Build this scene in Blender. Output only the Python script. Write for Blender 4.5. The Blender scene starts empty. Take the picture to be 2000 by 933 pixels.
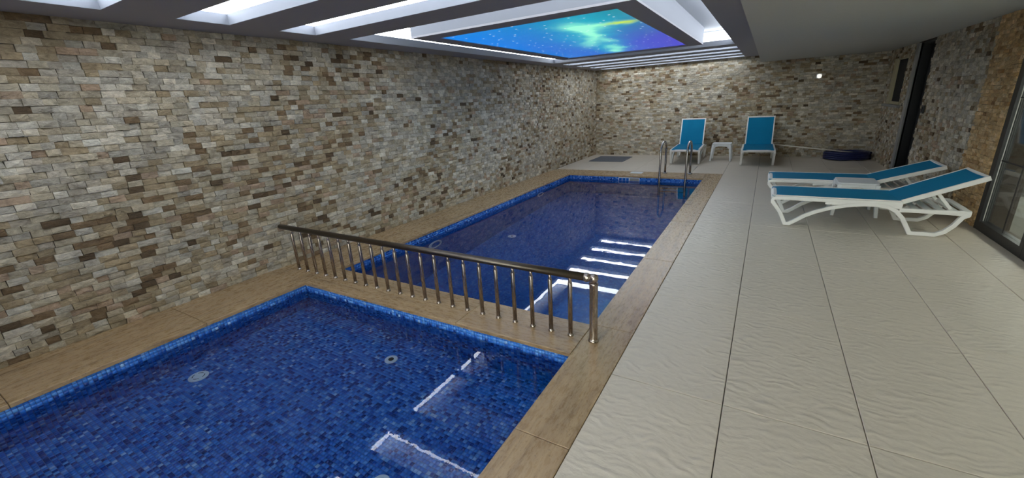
import bpy, math, random
import numpy as np
from mathutils import Vector, Matrix, noise

random.seed(7)
rng = np.random.default_rng(11)
SC = bpy.context.scene
COL = SC.collection

# ------------------------------------------------------------------ camera
CAM_R = Matrix(((0.8606262735871866, -0.11117951556490495, 0.4969522437117939),
                (0.5062114609899646, 0.29300170047630714, -0.8111103255910369),
                (-0.055428999394167996, 0.9496257783130918, 0.3084453066419002)))
CAM_H, CAM_F = 1.5817, 808.627
cam_d = bpy.data.cameras.new('camera')
cam_d.sensor_fit = 'HORIZONTAL'
cam_d.sensor_width = 36.0
cam_d.lens = CAM_F / 2000.0 * 36.0
cam_d.clip_start = 0.02
cam = bpy.data.objects.new('camera', cam_d)
COL.objects.link(cam)
cam.matrix_world = Matrix.Translation((0, 0, CAM_H)) @ CAM_R.to_4x4()
SC.camera = cam

# ------------------------------------------------------------------ world, exposure, light levels
SKY_STRENGTH = 4.6
LED_STRENGTH = 5.0
AURORA_STRENGTH = 0.5
SC.view_settings.view_transform = 'Standard'
SC.view_settings.look = 'None'
SC.view_settings.gamma = 1.0
SC.view_settings.use_curve_mapping = False
SC.view_settings.exposure = 1.1
world = bpy.data.worlds.new('overcast_sky')
SC.world = world
world.use_nodes = True
bg = world.node_tree.nodes['Background']
bg.inputs[0].default_value = (1.0, 0.985, 0.96, 1)
bg.inputs[1].default_value = SKY_STRENGTH

# ------------------------------------------------------------------ measures (metres)
CZ, SZ = 2.36, 2.21            # main ceiling, lowered soffit
XR, YB, YN = 2.13, 12.24, -2.3  # right wall, back wall, wall behind the camera
def XL(y): return -4.494 + 0.0115 * y     # left wall
def XP(y): return -3.836 + 0.0095 * y     # left edge of the pools
XI, XO = -0.929, -0.638        # inner and outer edge of the right coping
NP0, NP1 = -1.2, 2.2           # near pool
FP0, FP1, FPO = 2.59, 8.80, 9.39
ZW = -0.10                     # water level
ZN, ZF = -0.50, -1.45          # pool floors
RX0, RX1 = -4.05, -0.61        # ceiling recesses
XS = -0.26                     # soffit edge

# ------------------------------------------------------------------ node helpers
def srgb(r, g, b):
    f = lambda c: (c / 255 / 12.92) if c / 255 <= 0.04045 else ((c / 255 + 0.055) / 1.055) ** 2.4
    return (f(r), f(g), f(b), 1.0)

class NT:
    def __init__(s, name):
        s.m = bpy.data.materials.new(name); s.m.use_nodes = True
        s.t = s.m.node_tree; s.n = s.t.nodes; s.l = s.t.links
        s.b = s.n['Principled BSDF']; s.out = s.n['Material Output']
    def node(s, typ, props=None, **ins):
        nd = s.n.new(typ)
        for k, v in (props or {}).items(): setattr(nd, k, v)
        for k, v in ins.items():
            key = int(k[1:]) if k[0] == 'i' and k[1:].isdigit() else k.replace('_', ' ')
            s.put(nd.inputs[key], v)
        return nd
    def put(s, sock, v):
        if hasattr(v, 'is_output') or isinstance(v, bpy.types.NodeSocket): s.l.new(v, sock)
        else: sock.default_value = v
    def math(s, op, a, b=None, c=None, clamp=False):
        nd = s.n.new('ShaderNodeMath'); nd.operation = op; nd.use_clamp = clamp
        s.put(nd.inputs[0], a)
        if b is not None: s.put(nd.inputs[1], b)
        if c is not None: s.put(nd.inputs[2], c)
        return nd.outputs[0]
    def mix(s, fac, a, b, blend='MIX'):
        nd = s.n.new('ShaderNodeMix'); nd.data_type = 'RGBA'; nd.blend_type = blend
        s.put(nd.inputs[0], fac); s.put(nd.inputs[6], a); s.put(nd.inputs[7], b)
        return nd.outputs[2]
    def ramp(s, fac, stops, interp='LINEAR'):
        nd = s.n.new('ShaderNodeValToRGB'); cr = nd.color_ramp; cr.interpolation = interp
        while len(cr.elements) < len(stops): cr.elements.new(0.5)
        for e, (p, c) in zip(cr.elements, stops): e.position = p; e.color = c
        s.put(nd.inputs[0], fac)
        return nd.outputs[0]
    def coords(s, scale=(1, 1, 1), world_space=True):
        src = s.node('ShaderNodeNewGeometry').outputs['Position'] if world_space else s.node('ShaderNodeTexCoord').outputs['Object']
        mp = s.node('ShaderNodeMapping'); s.l.new(src, mp.inputs[0]); mp.inputs['Scale'].default_value = scale
        return mp.outputs[0]
    def noise(s, vec, scale, detail=3, rough=0.5, dist=0.0):
        nd = s.node('ShaderNodeTexNoise', None, Vector=vec, Scale=scale, Detail=detail, Roughness=rough, Distortion=dist)
        return nd.outputs[0]
    def bump(s, h, strength=0.3, distance=0.01):
        nd = s.node('ShaderNodeBump', None, Height=h, Strength=strength, Distance=distance)
        s.l.new(nd.outputs[0], s.b.inputs['Normal'])
    def set(s, **kw):
        for k, v in kw.items(): s.put(s.b.inputs[k.replace('_', ' ')], v)
        return s.m

def plain(name, col, rough=0.5, metal=0.0, spec=0.5, var=0.06, nscale=30, bump=0.0):
    t = NT(name)
    v = t.noise(t.coords(world_space=False), nscale, 3)
    k = t.math('MULTIPLY_ADD', v, 2 * var, 1 - var)
    c = t.node('ShaderNodeVectorMath', {'operation': 'SCALE'}, i0=col[:3]); t.put(c.inputs['Scale'], k)
    t.set(Base_Color=c.outputs[0], Roughness=rough, Metallic=metal)
    t.b.inputs['Specular IOR Level'].default_value = spec
    if bump: t.bump(v, bump, 0.004)
    return t.m

# ------------------------------------------------------------------ materials
M = {}
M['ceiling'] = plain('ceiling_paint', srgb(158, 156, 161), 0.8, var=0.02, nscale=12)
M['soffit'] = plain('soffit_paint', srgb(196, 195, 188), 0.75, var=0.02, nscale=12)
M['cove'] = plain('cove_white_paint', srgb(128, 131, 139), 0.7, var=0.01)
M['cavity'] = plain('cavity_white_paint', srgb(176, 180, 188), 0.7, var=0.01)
M['plaster'] = plain('plain_plaster', srgb(205, 200, 190), 0.8, var=0.03)
M['backing'] = plain('stone_mortar', srgb(70, 60, 50), 0.9, var=0.2)
M['grout'] = plain('floor_grout', srgb(92, 84, 74), 0.9, var=0.1)
M['pool_grout'] = plain('pool_grout', srgb(70, 105, 175), 0.6, var=0.1)
M['white_plastic'] = plain('white_plastic', srgb(232, 229, 222), 0.38, var=0.03, nscale=8)
M['table_plastic'] = plain('table_plastic', srgb(216, 216, 214), 0.45, var=0.03, nscale=8)
M['fitting'] = plain('white_pool_fitting', srgb(225, 232, 235), 0.35, var=0.03)
M['black_frame'] = plain('black_aluminium', srgb(24, 23, 23), 0.4, var=0.05)
M['dark_door'] = plain('dark_door', srgb(20, 19, 19), 0.55, var=0.1)
M['dark_hole'] = plain('dark_hole', srgb(8, 8, 10), 0.7)
M['stone_trim'] = plain('grey_stone_trim', srgb(140, 138, 134), 0.6, var=0.12, nscale=20)
M['cream_frame'] = plain('cream_frame', srgb(176, 166, 132), 0.6, var=0.05)
M['hose'] = plain('navy_hose', srgb(16, 24, 74), 0.35, var=0.15)
M['pole'] = plain('pole_aluminium', srgb(240, 234, 218), 0.5)
M['wire'] = plain('pale_wire', srgb(170, 160, 145), 0.6)
M['gasket'] = plain('pale_gasket', srgb(190, 188, 180), 0.5)
M['yard_wall'] = plain('yard_render', srgb(150, 150, 138), 0.9, var=0.08, nscale=3)
M['yard_ground'] = plain('yard_paving', srgb(105, 104, 94), 0.9, var=0.15, nscale=6)
M['yard_kerb'] = plain('yard_kerb', srgb(200, 198, 190), 0.8, var=0.06)
M['mat_rubber'] = plain('mat_grey', srgb(112, 114, 118), 0.8, var=0.35, nscale=60, bump=0.4)

def metal(name, col, rough):
    t = NT(name)
    n = t.noise(t.coords((40, 40, 4), False), 6, 2)
    t.set(Base_Color=col, Metallic=1.0, Roughness=t.math('MULTIPLY_ADD', n, 0.12, rough - 0.06))
    return t.m
M['satin'] = metal('satin_bronze_steel', srgb(172, 160, 150), 0.28)
M['rail_dark'] = metal('dark_bronze_rail', srgb(98, 90, 82), 0.34)
M['chrome'] = metal('polished_steel', srgb(150, 146, 144), 0.16)

def mk_sling():
    t = NT('turquoise_sling')
    co = t.coords((1, 1, 1), False)
    w = t.node('ShaderNodeTexWave', {'wave_type': 'BANDS', 'bands_direction': 'X'}, Vector=co, Scale=120.0)
    w2 = t.node('ShaderNodeTexWave', {'wave_type': 'BANDS', 'bands_direction': 'Y'}, Vector=co, Scale=120.0)
    h = t.math('MULTIPLY', w.outputs[1], w2.outputs[1])
    n = t.noise(co, 5, 3)
    c = t.mix(t.math('MULTIPLY', n, 0.6), srgb(0, 122, 160), srgb(0, 104, 142))
    t.set(Base_Color=c, Roughness=0.75)
    t.b.inputs['Specular IOR Level'].default_value = 0.2
    t.bump(h, 0.15, 0.002)
    return t.m
M['sling'] = mk_sling()

def mk_tile():
    t = NT('slate_relief_floor_tile')
    co = t.coords((1, 1, 1))
    warp = t.node('ShaderNodeVectorMath', {'operation': 'MULTIPLY_ADD'})
    nz = t.node('ShaderNodeTexNoise', None, Vector=co, Scale=5.0, Detail=3.0)
    t.l.new(nz.outputs['Color'], warp.inputs[0]); warp.inputs[1].default_value = (0.12, 0.12, 0.0); t.l.new(co, warp.inputs[2])
    mp = t.node('ShaderNodeMapping'); t.l.new(warp.outputs[0], mp.inputs[0]); mp.inputs['Scale'].default_value = (0.9, 1.7, 1)
    mp.inputs['Rotation'].default_value = (0, 0, 0.25)
    r1 = t.node('ShaderNodeTexNoise', {'noise_type': 'RIDGED_MULTIFRACTAL', 'normalize': True}, Vector=mp.outputs[0], Scale=11.0, Detail=3.0, Roughness=0.5)
    r2 = t.noise(mp.outputs[0], 22, 4)
    h = t.math('MULTIPLY_ADD', r2, 0.35, r1.outputs[0])
    oi = t.node('ShaderNodeObjectInfo')
    big = t.noise(co, 0.9, 3)
    fine = t.noise(co, 60, 4)
    f = t.math('ADD', t.math('MULTIPLY', oi.outputs['Random'], 0.35), t.math('MULTIPLY', big, 0.65))
    c = t.mix(f, srgb(207, 196, 179), srgb(218, 205, 185))
    c = t.mix(t.math('MULTIPLY', fine, 0.18), c, srgb(160, 150, 132))
    t.set(Base_Color=c, Roughness=0.42)
    t.b.inputs['Specular IOR Level'].default_value = 0.45
    t.bump(h, 0.42, 0.02)
    return t.m
M['tile'] = mk_tile()

def mk_coping(axis):
    t = NT('travertine_coping_' + axis)
    s = (9, 0.9, 9) if axis == 'y' else (0.9, 9, 9)
    co = t.coords(s)
    n1 = t.noise(co, 1.6, 5, 0.6, 0.6)
    n2 = t.ramp(t.noise(t.coords((14, 3.6, 14) if axis == 'y' else (3.6, 14, 14)), 3.4, 8, 0.78), [(0.34, (0, 0, 0, 1)), (0.68, (1, 1, 1, 1))])
    c = t.ramp(n1, [(0.25, srgb(104, 78, 52)), (0.43, srgb(146, 116, 80)), (0.58, srgb(172, 142, 102)), (0.76, srgb(118, 92, 64))])
    c = t.mix(t.math('MULTIPLY', n2, 0.5), c, srgb(202, 176, 136))
    pits = t.ramp(t.noise(t.coords((30, 30, 30)), 2.2, 3), [(0.30, (1, 1, 1, 1)), (0.36, (0, 0, 0, 1))])
    c = t.mix(t.math('MULTIPLY', pits, 0.45), c, srgb(86, 66, 46))
    t.set(Base_Color=c, Roughness=t.math('MULTIPLY_ADD', n2, 0.2, 0.2))
    t.bump(n2, 0.06, 0.004)
    return t.m
M['coping_y'] = mk_coping('y')
M['coping_x'] = mk_coping('x')

def mk_stone():
    t = NT('split_face_travertine')
    at = t.node('ShaderNodeAttribute', {'attribute_name': 'tint'})
    co = t.coords((1, 1, 1.8))
    n1 = t.noise(co, 17, 6, 0.68, 0.8)
    n2 = t.noise(t.coords((1, 1, 3)), 40, 5, 0.65)
    n3 = t.noise(co, 5, 3, 0.5, 0.3)
    k = t.math('MAXIMUM', t.math('ADD', t.math('MULTIPLY_ADD', n1, 2.0, -0.42), t.math('MULTIPLY', n3, 0.85)), 0.25)
    v = t.node('ShaderNodeVectorMath', {'operation': 'SCALE'}, i0=at.outputs['Color']); t.put(v.inputs['Scale'], k)
    c = t.mix(t.math('MULTIPLY', n2, 0.35), v.outputs[0], srgb(128, 108, 84))
    t.set(Base_Color=c, Roughness=0.82)
    t.b.inputs['Specular IOR Level'].default_value = 0.25
    t.bump(t.math('ADD', n1, t.math('MULTIPLY', n2, 0.5)), 0.8, 0.02)
    return t.m
M['stone'] = mk_stone()

MOSAIC = [(0.0, srgb(14, 58, 138)), (0.13, srgb(26, 88, 182)), (0.28, srgb(48, 120, 214)), (0.60, srgb(68, 140, 228)), (0.86, srgb(104, 168, 238)), (0.97, srgb(160, 204, 246))]
def mk_mosaic():
    t = NT('blue_glass_mosaic')
    at = t.node('ShaderNodeAttribute', {'attribute_name': 'rnd'})
    c = t.ramp(at.outputs['Fac'], MOSAIC, 'CONSTANT')
    n = t.noise(t.coords(), 90, 2)
    c = t.mix(t.math('MULTIPLY', n, 0.25), c, srgb(30, 70, 160))
    t.set(Base_Color=c, Roughness=0.16)
    return t.m
M['mosaic'] = mk_mosaic()

def mk_mosaic_flat(kind):
    t = NT('blue_glass_mosaic_' + kind)
    pos = t.node('ShaderNodeNewGeometry').outputs['Position']
    sx = t.node('ShaderNodeSeparateXYZ', None, i0=pos)
    if kind == 'floor': u, v = sx.outputs[0], sx.outputs[1]
    else: u, v = t.math('ADD', sx.outputs[0], sx.outputs[1]), sx.outputs[2]
    u = t.math('MULTIPLY', u, 40.0); v = t.math('MULTIPLY', v, 40.0)
    cb = t.node('ShaderNodeCombineXYZ', None, i0=t.math('FLOOR', u), i1=t.math('FLOOR', v))
    wn = t.node('ShaderNodeTexWhiteNoise', {'noise_dimensions': '2D'}, Vector=cb.outputs[0])
    c = t.ramp(wn.outputs[0], MOSAIC, 'CONSTANT')
    edge = lambda q: t.math('LESS_THAN', t.math('ABSOLUTE', t.math('SUBTRACT', t.math('FRACT', q), 0.5)), 0.455)
    c = t.mix(0.7, c, srgb(12, 92, 176))
    c = t.mix(t.math('MULTIPLY', edge(u), edge(v)), srgb(40, 90, 165), c)
    t.set(Base_Color=c, Roughness=0.2)
    return t.m
M['mosaic_floor'] = mk_mosaic_flat('floor')
M['mosaic_wall'] = mk_mosaic_flat('wall')

def mk_water():
    t = NT('pool_water')
    t.n.remove(t.b)
    co = t.coords((1, 1, 1))
    n1 = t.math('MULTIPLY', t.noise(co, 2.4, 2, 0.5, 0.4), 0.5)
    n2 = t.noise(t.coords((1, 1.6, 1)), 16, 2)
    mask = t.ramp(t.noise(co, 0.55, 2), [(0.42, (0.12, 0.12, 0.12, 1)), (0.66, (1, 1, 1, 1))])
    h = t.math('ADD', n1, t.math('MULTIPLY', t.math('MULTIPLY', n2, 0.16), mask))
    bp = t.node('ShaderNodeBump', None, Height=h, Strength=0.05, Distance=0.02)
    rf = t.node('ShaderNodeBsdfRefraction', None, Color=(0.86, 0.95, 1.0, 1), Roughness=0.0, IOR=1.333, Normal=bp.outputs[0])
    gl = t.node('ShaderNodeBsdfGlossy', None, Color=(1, 1, 1, 1), Roughness=0.0, Normal=bp.outputs[0])
    fr = t.node('ShaderNodeFresnel', None, IOR=1.333, Normal=bp.outputs[0])
    mx = t.node('ShaderNodeMixShader', None, i0=fr.outputs[0], i1=rf.outputs[0], i2=gl.outputs[0])
    t.l.new(mx.outputs[0], t.out.inputs[0])
    return t.m
M['water'] = mk_water()

def mk_glass():
    t = NT('clear_glass')
    t.n.remove(t.b)
    tr = t.node('ShaderNodeBsdfTransparent', None, Color=(0.86, 0.9, 0.88, 1))
    gl = t.node('ShaderNodeBsdfGlossy', None, Color=(1, 1, 1, 1), Roughness=0.02)
    lw = t.node('ShaderNodeLayerWeight', None, Blend=0.5)
    sch = t.math('MULTIPLY_ADD', t.math('POWER', lw.outputs['Facing'], 5.0), 0.9, 0.04)
    mx = t.node('ShaderNodeMixShader', None, i0=sch, i1=tr.outputs[0], i2=gl.outputs[0])
    t.l.new(mx.outputs[0], t.out.inputs[0])
    return t.m
M['glass'] = mk_glass()

def emit(name, col, strength):
    t = NT(name)
    t.set(Base_Color=(0.8, 0.8, 0.8, 1), Emission_Color=col, Emission_Strength=strength)
    return t.m
M['led'] = emit('cool_led_band', (0.86, 0.93, 1.0, 1), LED_STRENGTH)

M['bulb'] = emit('warm_bulb', (1.0, 0.95, 0.86, 1), 0.45)

def mk_aurora(x0, x1, y0, y1):
    t = NT('backlit_aurora_print')
    pos = t.node('ShaderNodeNewGeometry').outputs['Position']
    sx = t.node('ShaderNodeSeparateXYZ', None, i0=pos)
    u = t.math('DIVIDE', t.math('SUBTRACT', sx.outputs[0], x0), x1 - x0)
    v = t.math('DIVIDE', t.math('SUBTRACT', sx.outputs[1], y0), y1 - y0)
    wob = t.noise(pos, 1.6, 4, 0.6)
    wob2 = t.noise(pos, 2.1, 3, 0.55, 0.5)
    uu = t.math('ADD', u, t.math('MULTIPLY_ADD', wob, 0.16, -0.08))
    vv = t.math('ADD', v, t.math('MULTIPLY_ADD', wob2, 0.16, -0.08))
    near = t.mix(t.math('MULTIPLY', uu, 1.0, clamp=True), srgb(0, 128, 232), srgb(0, 128, 140))
    far = t.mix(t.math('MULTIPLY', uu, 1.0, clamp=True), srgb(0, 112, 205), srgb(58, 52, 190))
    vs = t.math('SMOOTH_MIN', t.math('MULTIPLY', vv, 1.5), 1.0, 0.2)
    c = t.mix(t.math('MAXIMUM', vs, 0.0), near, far)
    def blob(cu, cv, au, av, ang, power=1.0):
        du = t.math('SUBTRACT', uu, cu); dv = t.math('SUBTRACT', vv, cv)
        ca, sa = math.cos(ang), math.sin(ang)
        a = t.math('ADD', t.math('MULTIPLY', du, ca / au), t.math('MULTIPLY', dv, sa / au))
        b = t.math('ADD', t.math('MULTIPLY', du, -sa / av), t.math('MULTIPLY', dv, ca / av))
        r = t.math('ADD', t.math('MULTIPLY', a, a), t.math('MULTIPLY', b, b))
        return t.math('MULTIPLY', t.math('EXPONENT', t.math('MULTIPLY', r, -1.0)), power)
    teal = [(0.62, 0.35, 0.16, 0.34, 0.55, 0.75), (0.52, 0.78, 0.10, 0.2, 0.5, 0.7), (0.82, 0.12, 0.22, 0.14, 0.0, 0.35)]
    mint = [(0.68, 0.20, 0.085, 0.075, 0.3, 1.2), (0.655, 0.31, 0.04, 0.11, 0.25, 0.8), (0.57, 0.47, 0.045, 0.14, 0.45, 0.7),
            (0.45, 0.60, 0.05, 0.10, 0.6, 0.35), (0.64, 0.52, 0.035, 0.06, 0.2, 0.55), (0.54, 0.78, 0.04, 0.11, 0.45, 0.6), (0.49, 0.92, 0.05, 0.06, 0.3, 0.75),
            (0.80, 0.20, 0.10, 0.03, 0.15, 0.6)]
    yel = [(0.90, 0.215, 0.085, 0.022, 0.0, 1.0)]
    for lst, colr in ((teal, srgb(0, 176, 196)), (mint, srgb(150, 255, 214)), (yel, srgb(190, 222, 60))):
        acc = None
        for b in lst:
            o = blob(*b); acc = o if acc is None else t.math('ADD', acc, o)
        c = t.mix(t.math('MINIMUM', acc, 1.0), c, colr)
    vo = t.node('ShaderNodeTexVoronoi', {'feature': 'F1', 'voronoi_dimensions': '2D'}, Vector=pos, Scale=4.0)
    st = t.math('LESS_THAN', vo.outputs['Distance'], 0.055)
    c = t.mix(t.math('MULTIPLY', st, 0.7), c, (0.85, 0.95, 1, 1))
    t.set(Base_Color=(0.02, 0.02, 0.03, 1), Roughness=0.4, Emission_Color=c, Emission_Strength=AURORA_STRENGTH)
    return t.m

# ------------------------------------------------------------------ mesh helpers
def tag(o, label=None, cat=None, group=None, kind=None):
    if label: o['label'] = label
    if cat: o['category'] = cat
    if group: o['group'] = group
    if kind: o['kind'] = kind
    return o

def empty(name, loc=(0, 0, 0), rz=0.0):
    o = bpy.data.objects.new(name, None); COL.objects.link(o)
    o.location = loc; o.rotation_euler = (0, 0, rz); o.empty_display_size = 0.1
    return o

class MB:
    def __init__(s): s.v = []; s.f = []
    def box(s, x0, x1, y0, y1, z0, z1):
        b = len(s.v)
        s.v += [(x0, y0, z0), (x1, y0, z0), (x1, y1, z0), (x0, y1, z0), (x0, y0, z1), (x1, y0, z1), (x1, y1, z1), (x0, y1, z1)]
        s.f += [tuple(b + i for i in q) for q in ((0, 3, 2, 1), (4, 5, 6, 7), (0, 1, 5, 4), (1, 2, 6, 5), (2, 3, 7, 6), (3, 0, 4, 7))]
        return s
    def prism(s, poly, z0, z1):          # poly counter-clockwise in xy
        b = len(s.v); n = len(poly)
        s.v += [(p[0], p[1], z0) for p in poly] + [(p[0], p[1], z1) for p in poly]
        s.f += [tuple(b + i for i in reversed(range(n))), tuple(b + n + i for i in range(n))]
        s.f += [(b + i, b + (i + 1) % n, b + n + (i + 1) % n, b + n + i) for i in range(n)]
        return s
    def quad(s, *p):
        b = len(s.v); s.v += list(p); s.f.append(tuple(range(b, b + len(p)))); return s
    def chain(s, pts, hw, w0, w1):       # strip of half width hw along (u, z) points, extruded over w
        n = len(pts); L = []; R = []
        for i in range(n):
            a = Vector(pts[max(i - 1, 0)]); c = Vector(pts[min(i + 1, n - 1)]); p = Vector(pts[i])
            d = (c - a).normalized(); nn = Vector((-d.y, d.x))
            k = 1.0
            if 0 < i < n - 1:
                e = (p - a).normalized(); k = 1.0 / max(0.6, abs(e.dot(d)))
            h = hw[i] if isinstance(hw, (list, tuple)) else hw
            L.append(p + nn * h * k); R.append(p - nn * h * k)
        b = len(s.v)
        for i in range(n):
            s.v += [(L[i].x, w0, L[i].y), (R[i].x, w0, R[i].y), (R[i].x, w1, R[i].y), (L[i].x, w1, L[i].y)]
        for i in range(n - 1):
            q, r = b + 4 * i, b + 4 * (i + 1)
            s.f += [(q, q + 1, r + 1, r), (q + 1, q + 2, r + 2, r + 1), (q + 2, q + 3, r + 3, r + 2), (q + 3, q, r, r + 3)]
        e = b + 4 * (n - 1)
        s.f += [(b, b + 3, b + 2, b + 1), (e, e + 1, e + 2, e + 3)]
        return s
    def tube(s, pts, r, seg=12, closed=False):
        pts = [Vector(p) for p in pts]; n = len(pts); b = len(s.v)
        t0 = (pts[1] - pts[0]).normalized()
        up = Vector((0, 0, 1)) if abs(t0.z) < 0.9 else Vector((1, 0, 0))
        nx = t0.cross(up).normalized()
        for i in range(n):
            if closed: t = (pts[(i + 1) % n] - pts[i - 1]).normalized()
            else: t = (pts[min(i + 1, n - 1)] - pts[max(i - 1, 0)]).normalized()
            nx = (nx - t * nx.dot(t)).normalized(); ny = t.cross(nx)
            rr = r[i] if isinstance(r, (list, tuple)) else r
            for k in range(seg):
                a = 2 * math.pi * k / seg
                s.v.append(tuple(pts[i] + (nx * math.cos(a) + ny * math.sin(a)) * rr))
        for i in range(n if closed else n - 1):
            j = (i + 1) % n
            for k in range(seg):
                m = (k + 1) % seg
                s.f.append((b + i * seg + k, b + i * seg + m, b + j * seg + m, b + j * seg + k))
        if not closed:
            s.f.append(tuple(b + k for k in reversed(range(seg))))
            s.f.append(tuple(b + (n - 1) * seg + k for k in range(seg)))
        return s
    def lathe(s, prof, seg=20, c=(0, 0, 0)):   # prof: (r, z) from bottom to top
        b = len(s.v)
        for r, z in prof:
            for k in range(seg):
                a = 2 * math.pi * k / seg
                s.v.append((c[0] + r * math.cos(a), c[1] + r * math.sin(a), c[2] + z))
        for i in range(len(prof) - 1):
            for k in range(seg):
                m = (k + 1) % seg
                s.f.append((b + i * seg + k, b + i * seg + m, b + (i + 1) * seg + m, b + (i + 1) * seg + k))
        s.f.append(tuple(b + k for k in reversed(range(seg))))
        s.f.append(tuple(b + (len(prof) - 1) * seg + k for k in range(seg)))
        return s
    def mesh(s, name, mat, smooth=False):
        me = bpy.data.meshes.new(name); me.from_pydata(s.v, [], s.f); me.update()
        me.materials.append(M[mat] if isinstance(mat, str) else mat)
        if smooth: me.polygons.foreach_set('use_smooth', [True] * len(me.polygons))
        return me
    def build(s, name, mat, parent=None, smooth=False, bevel=0.0, seg=2, loc=None):
        o = bpy.data.objects.new(name, s.mesh(name, mat, smooth)); COL.objects.link(o)
        if parent is not None: o.parent = parent
        if loc: o.location = loc
        if bevel:
            md = o.modifiers.new('bevel', 'BEVEL'); md.width = bevel; md.segments = seg
            md.limit_method = 'ANGLE'; md.angle_limit = math.radians(40); md.harden_normals = False
        return o

def link_mesh(name, me, parent=None, loc=None):
    o = bpy.data.objects.new(name, me); COL.objects.link(o)
    if parent is not None: o.parent = parent
    if loc is not None: o.location = loc
    return o

def copy_tree(o, parent=None):
    c = o.copy(); COL.objects.link(c); c.parent = parent
    for ch in list(o.children): copy_tree(ch, c)
    return c

def struct(o): o['kind'] = 'structure'; return o

def project(p):
    w = CAM_R.transposed() @ (Vector(p) - Vector((0, 0, CAM_H)))
    if w.z > -0.15: return None
    return (1000 + CAM_F * w.x / -w.z, 466.5 - CAM_F * w.y / -w.z)

# ------------------------------------------------------------------ stone cladding
PAL = {'pale': srgb(212, 204, 186), 'beige': srgb(190, 178, 154), 'grey': srgb(182, 174, 158), 'tan': srgb(166, 149, 120),
       'rose': srgb(176, 152, 128), 'brown': srgb(126, 104, 78), 'dark': srgb(88, 72, 54)}
DAYLIT_PAL = {'pale': srgb(222, 192, 146), 'beige': srgb(210, 176, 126), 'grey': srgb(200, 166, 118), 'tan': srgb(192, 154, 104),
         'rose': srgb(200, 160, 112), 'brown': srgb(178, 138, 90), 'dark': srgb(152, 114, 72)}  # warm daylight beside the glass door, put into the stone colours
def stone_tint(s, z, seed, pal=PAL, darken=0.0):
    c = noise.noise(Vector((s * 0.75 - z * 0.9 + seed, z * 0.55 + s * 0.1, seed * 1.7)))
    c2 = noise.noise(Vector((s * 2.3 + 5 + seed, z * 2.3, seed)))
    w = [0.21, 0.32, 0.25, 0.13, 0.045, 0.035, 0.018]
    d = max(-0.6, min(1.0, (c + 0.5 * c2) * 1.7)) + darken
    if d > 0: w = [w[0] * (1 - 0.7 * min(d, 1)), w[1], w[2] * (1 - 0.4 * min(d, 1)), w[3] * (1 + 2.4 * d), w[4] * (1 + 2 * d), w[5] * (1 + 3.6 * d), w[6] * (1 + 2.5 * d)]
    else: w = [w[0] * (1 - 1.3 * d), w[1], w[2] * (1 - 1.0 * d), w[3] * (1 + d * .6), w[4], w[5] * (1 + d * .9), w[6] * (1 + d)]
    k = random.choices(list(pal), w)[0]
    q = random.uniform(0.86, 1.12); h = random.uniform(-0.03, 0.03)
    r, g, b, _ = pal[k]
    return (r * q * (1 + h), g * q, b * q * (1 - h), 1.0)

STF = [(0, 1, 5, 4), (1, 2, 6, 5), (2, 3, 7, 6), (3, 0, 4, 7), (4, 5, 8), (5, 6, 8), (6, 7, 8), (7, 4, 8)]
def stone_geo(s0, s1, z0, z1, fn):
    g = 0.0009
    d = 0.006 + random.random() ** 1.4 * 0.022
    j = lambda: d + random.uniform(-0.005, 0.004)
    sm, zm = (s0 + s1) / 2 + random.uniform(-.02, .02), (z0 + z1) / 2 + random.uniform(-.008, .008)
    a = [(s0 + g, z0 + g), (s1 - g, z0 + g), (s1 - g, z1 - g), (s0 + g, z1 - g)]
    q = lambda v, k: v + random.uniform(-k, k)
    a = [(q(p[0], .003), max(q(p[1], .0022), 0.0)) for p in a]
    return [fn(s, z, 0.0) for s, z in a] + [fn(s, z, j()) for s, z in a] + [fn(sm, zm, d + random.uniform(0.000, 0.010))]

def add_tint(me, cols):
    at = me.attributes.new('tint', 'FLOAT_COLOR', 'FACE')
    at.data.foreach_set('color', np.array(cols, dtype=np.float32).ravel())

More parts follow.
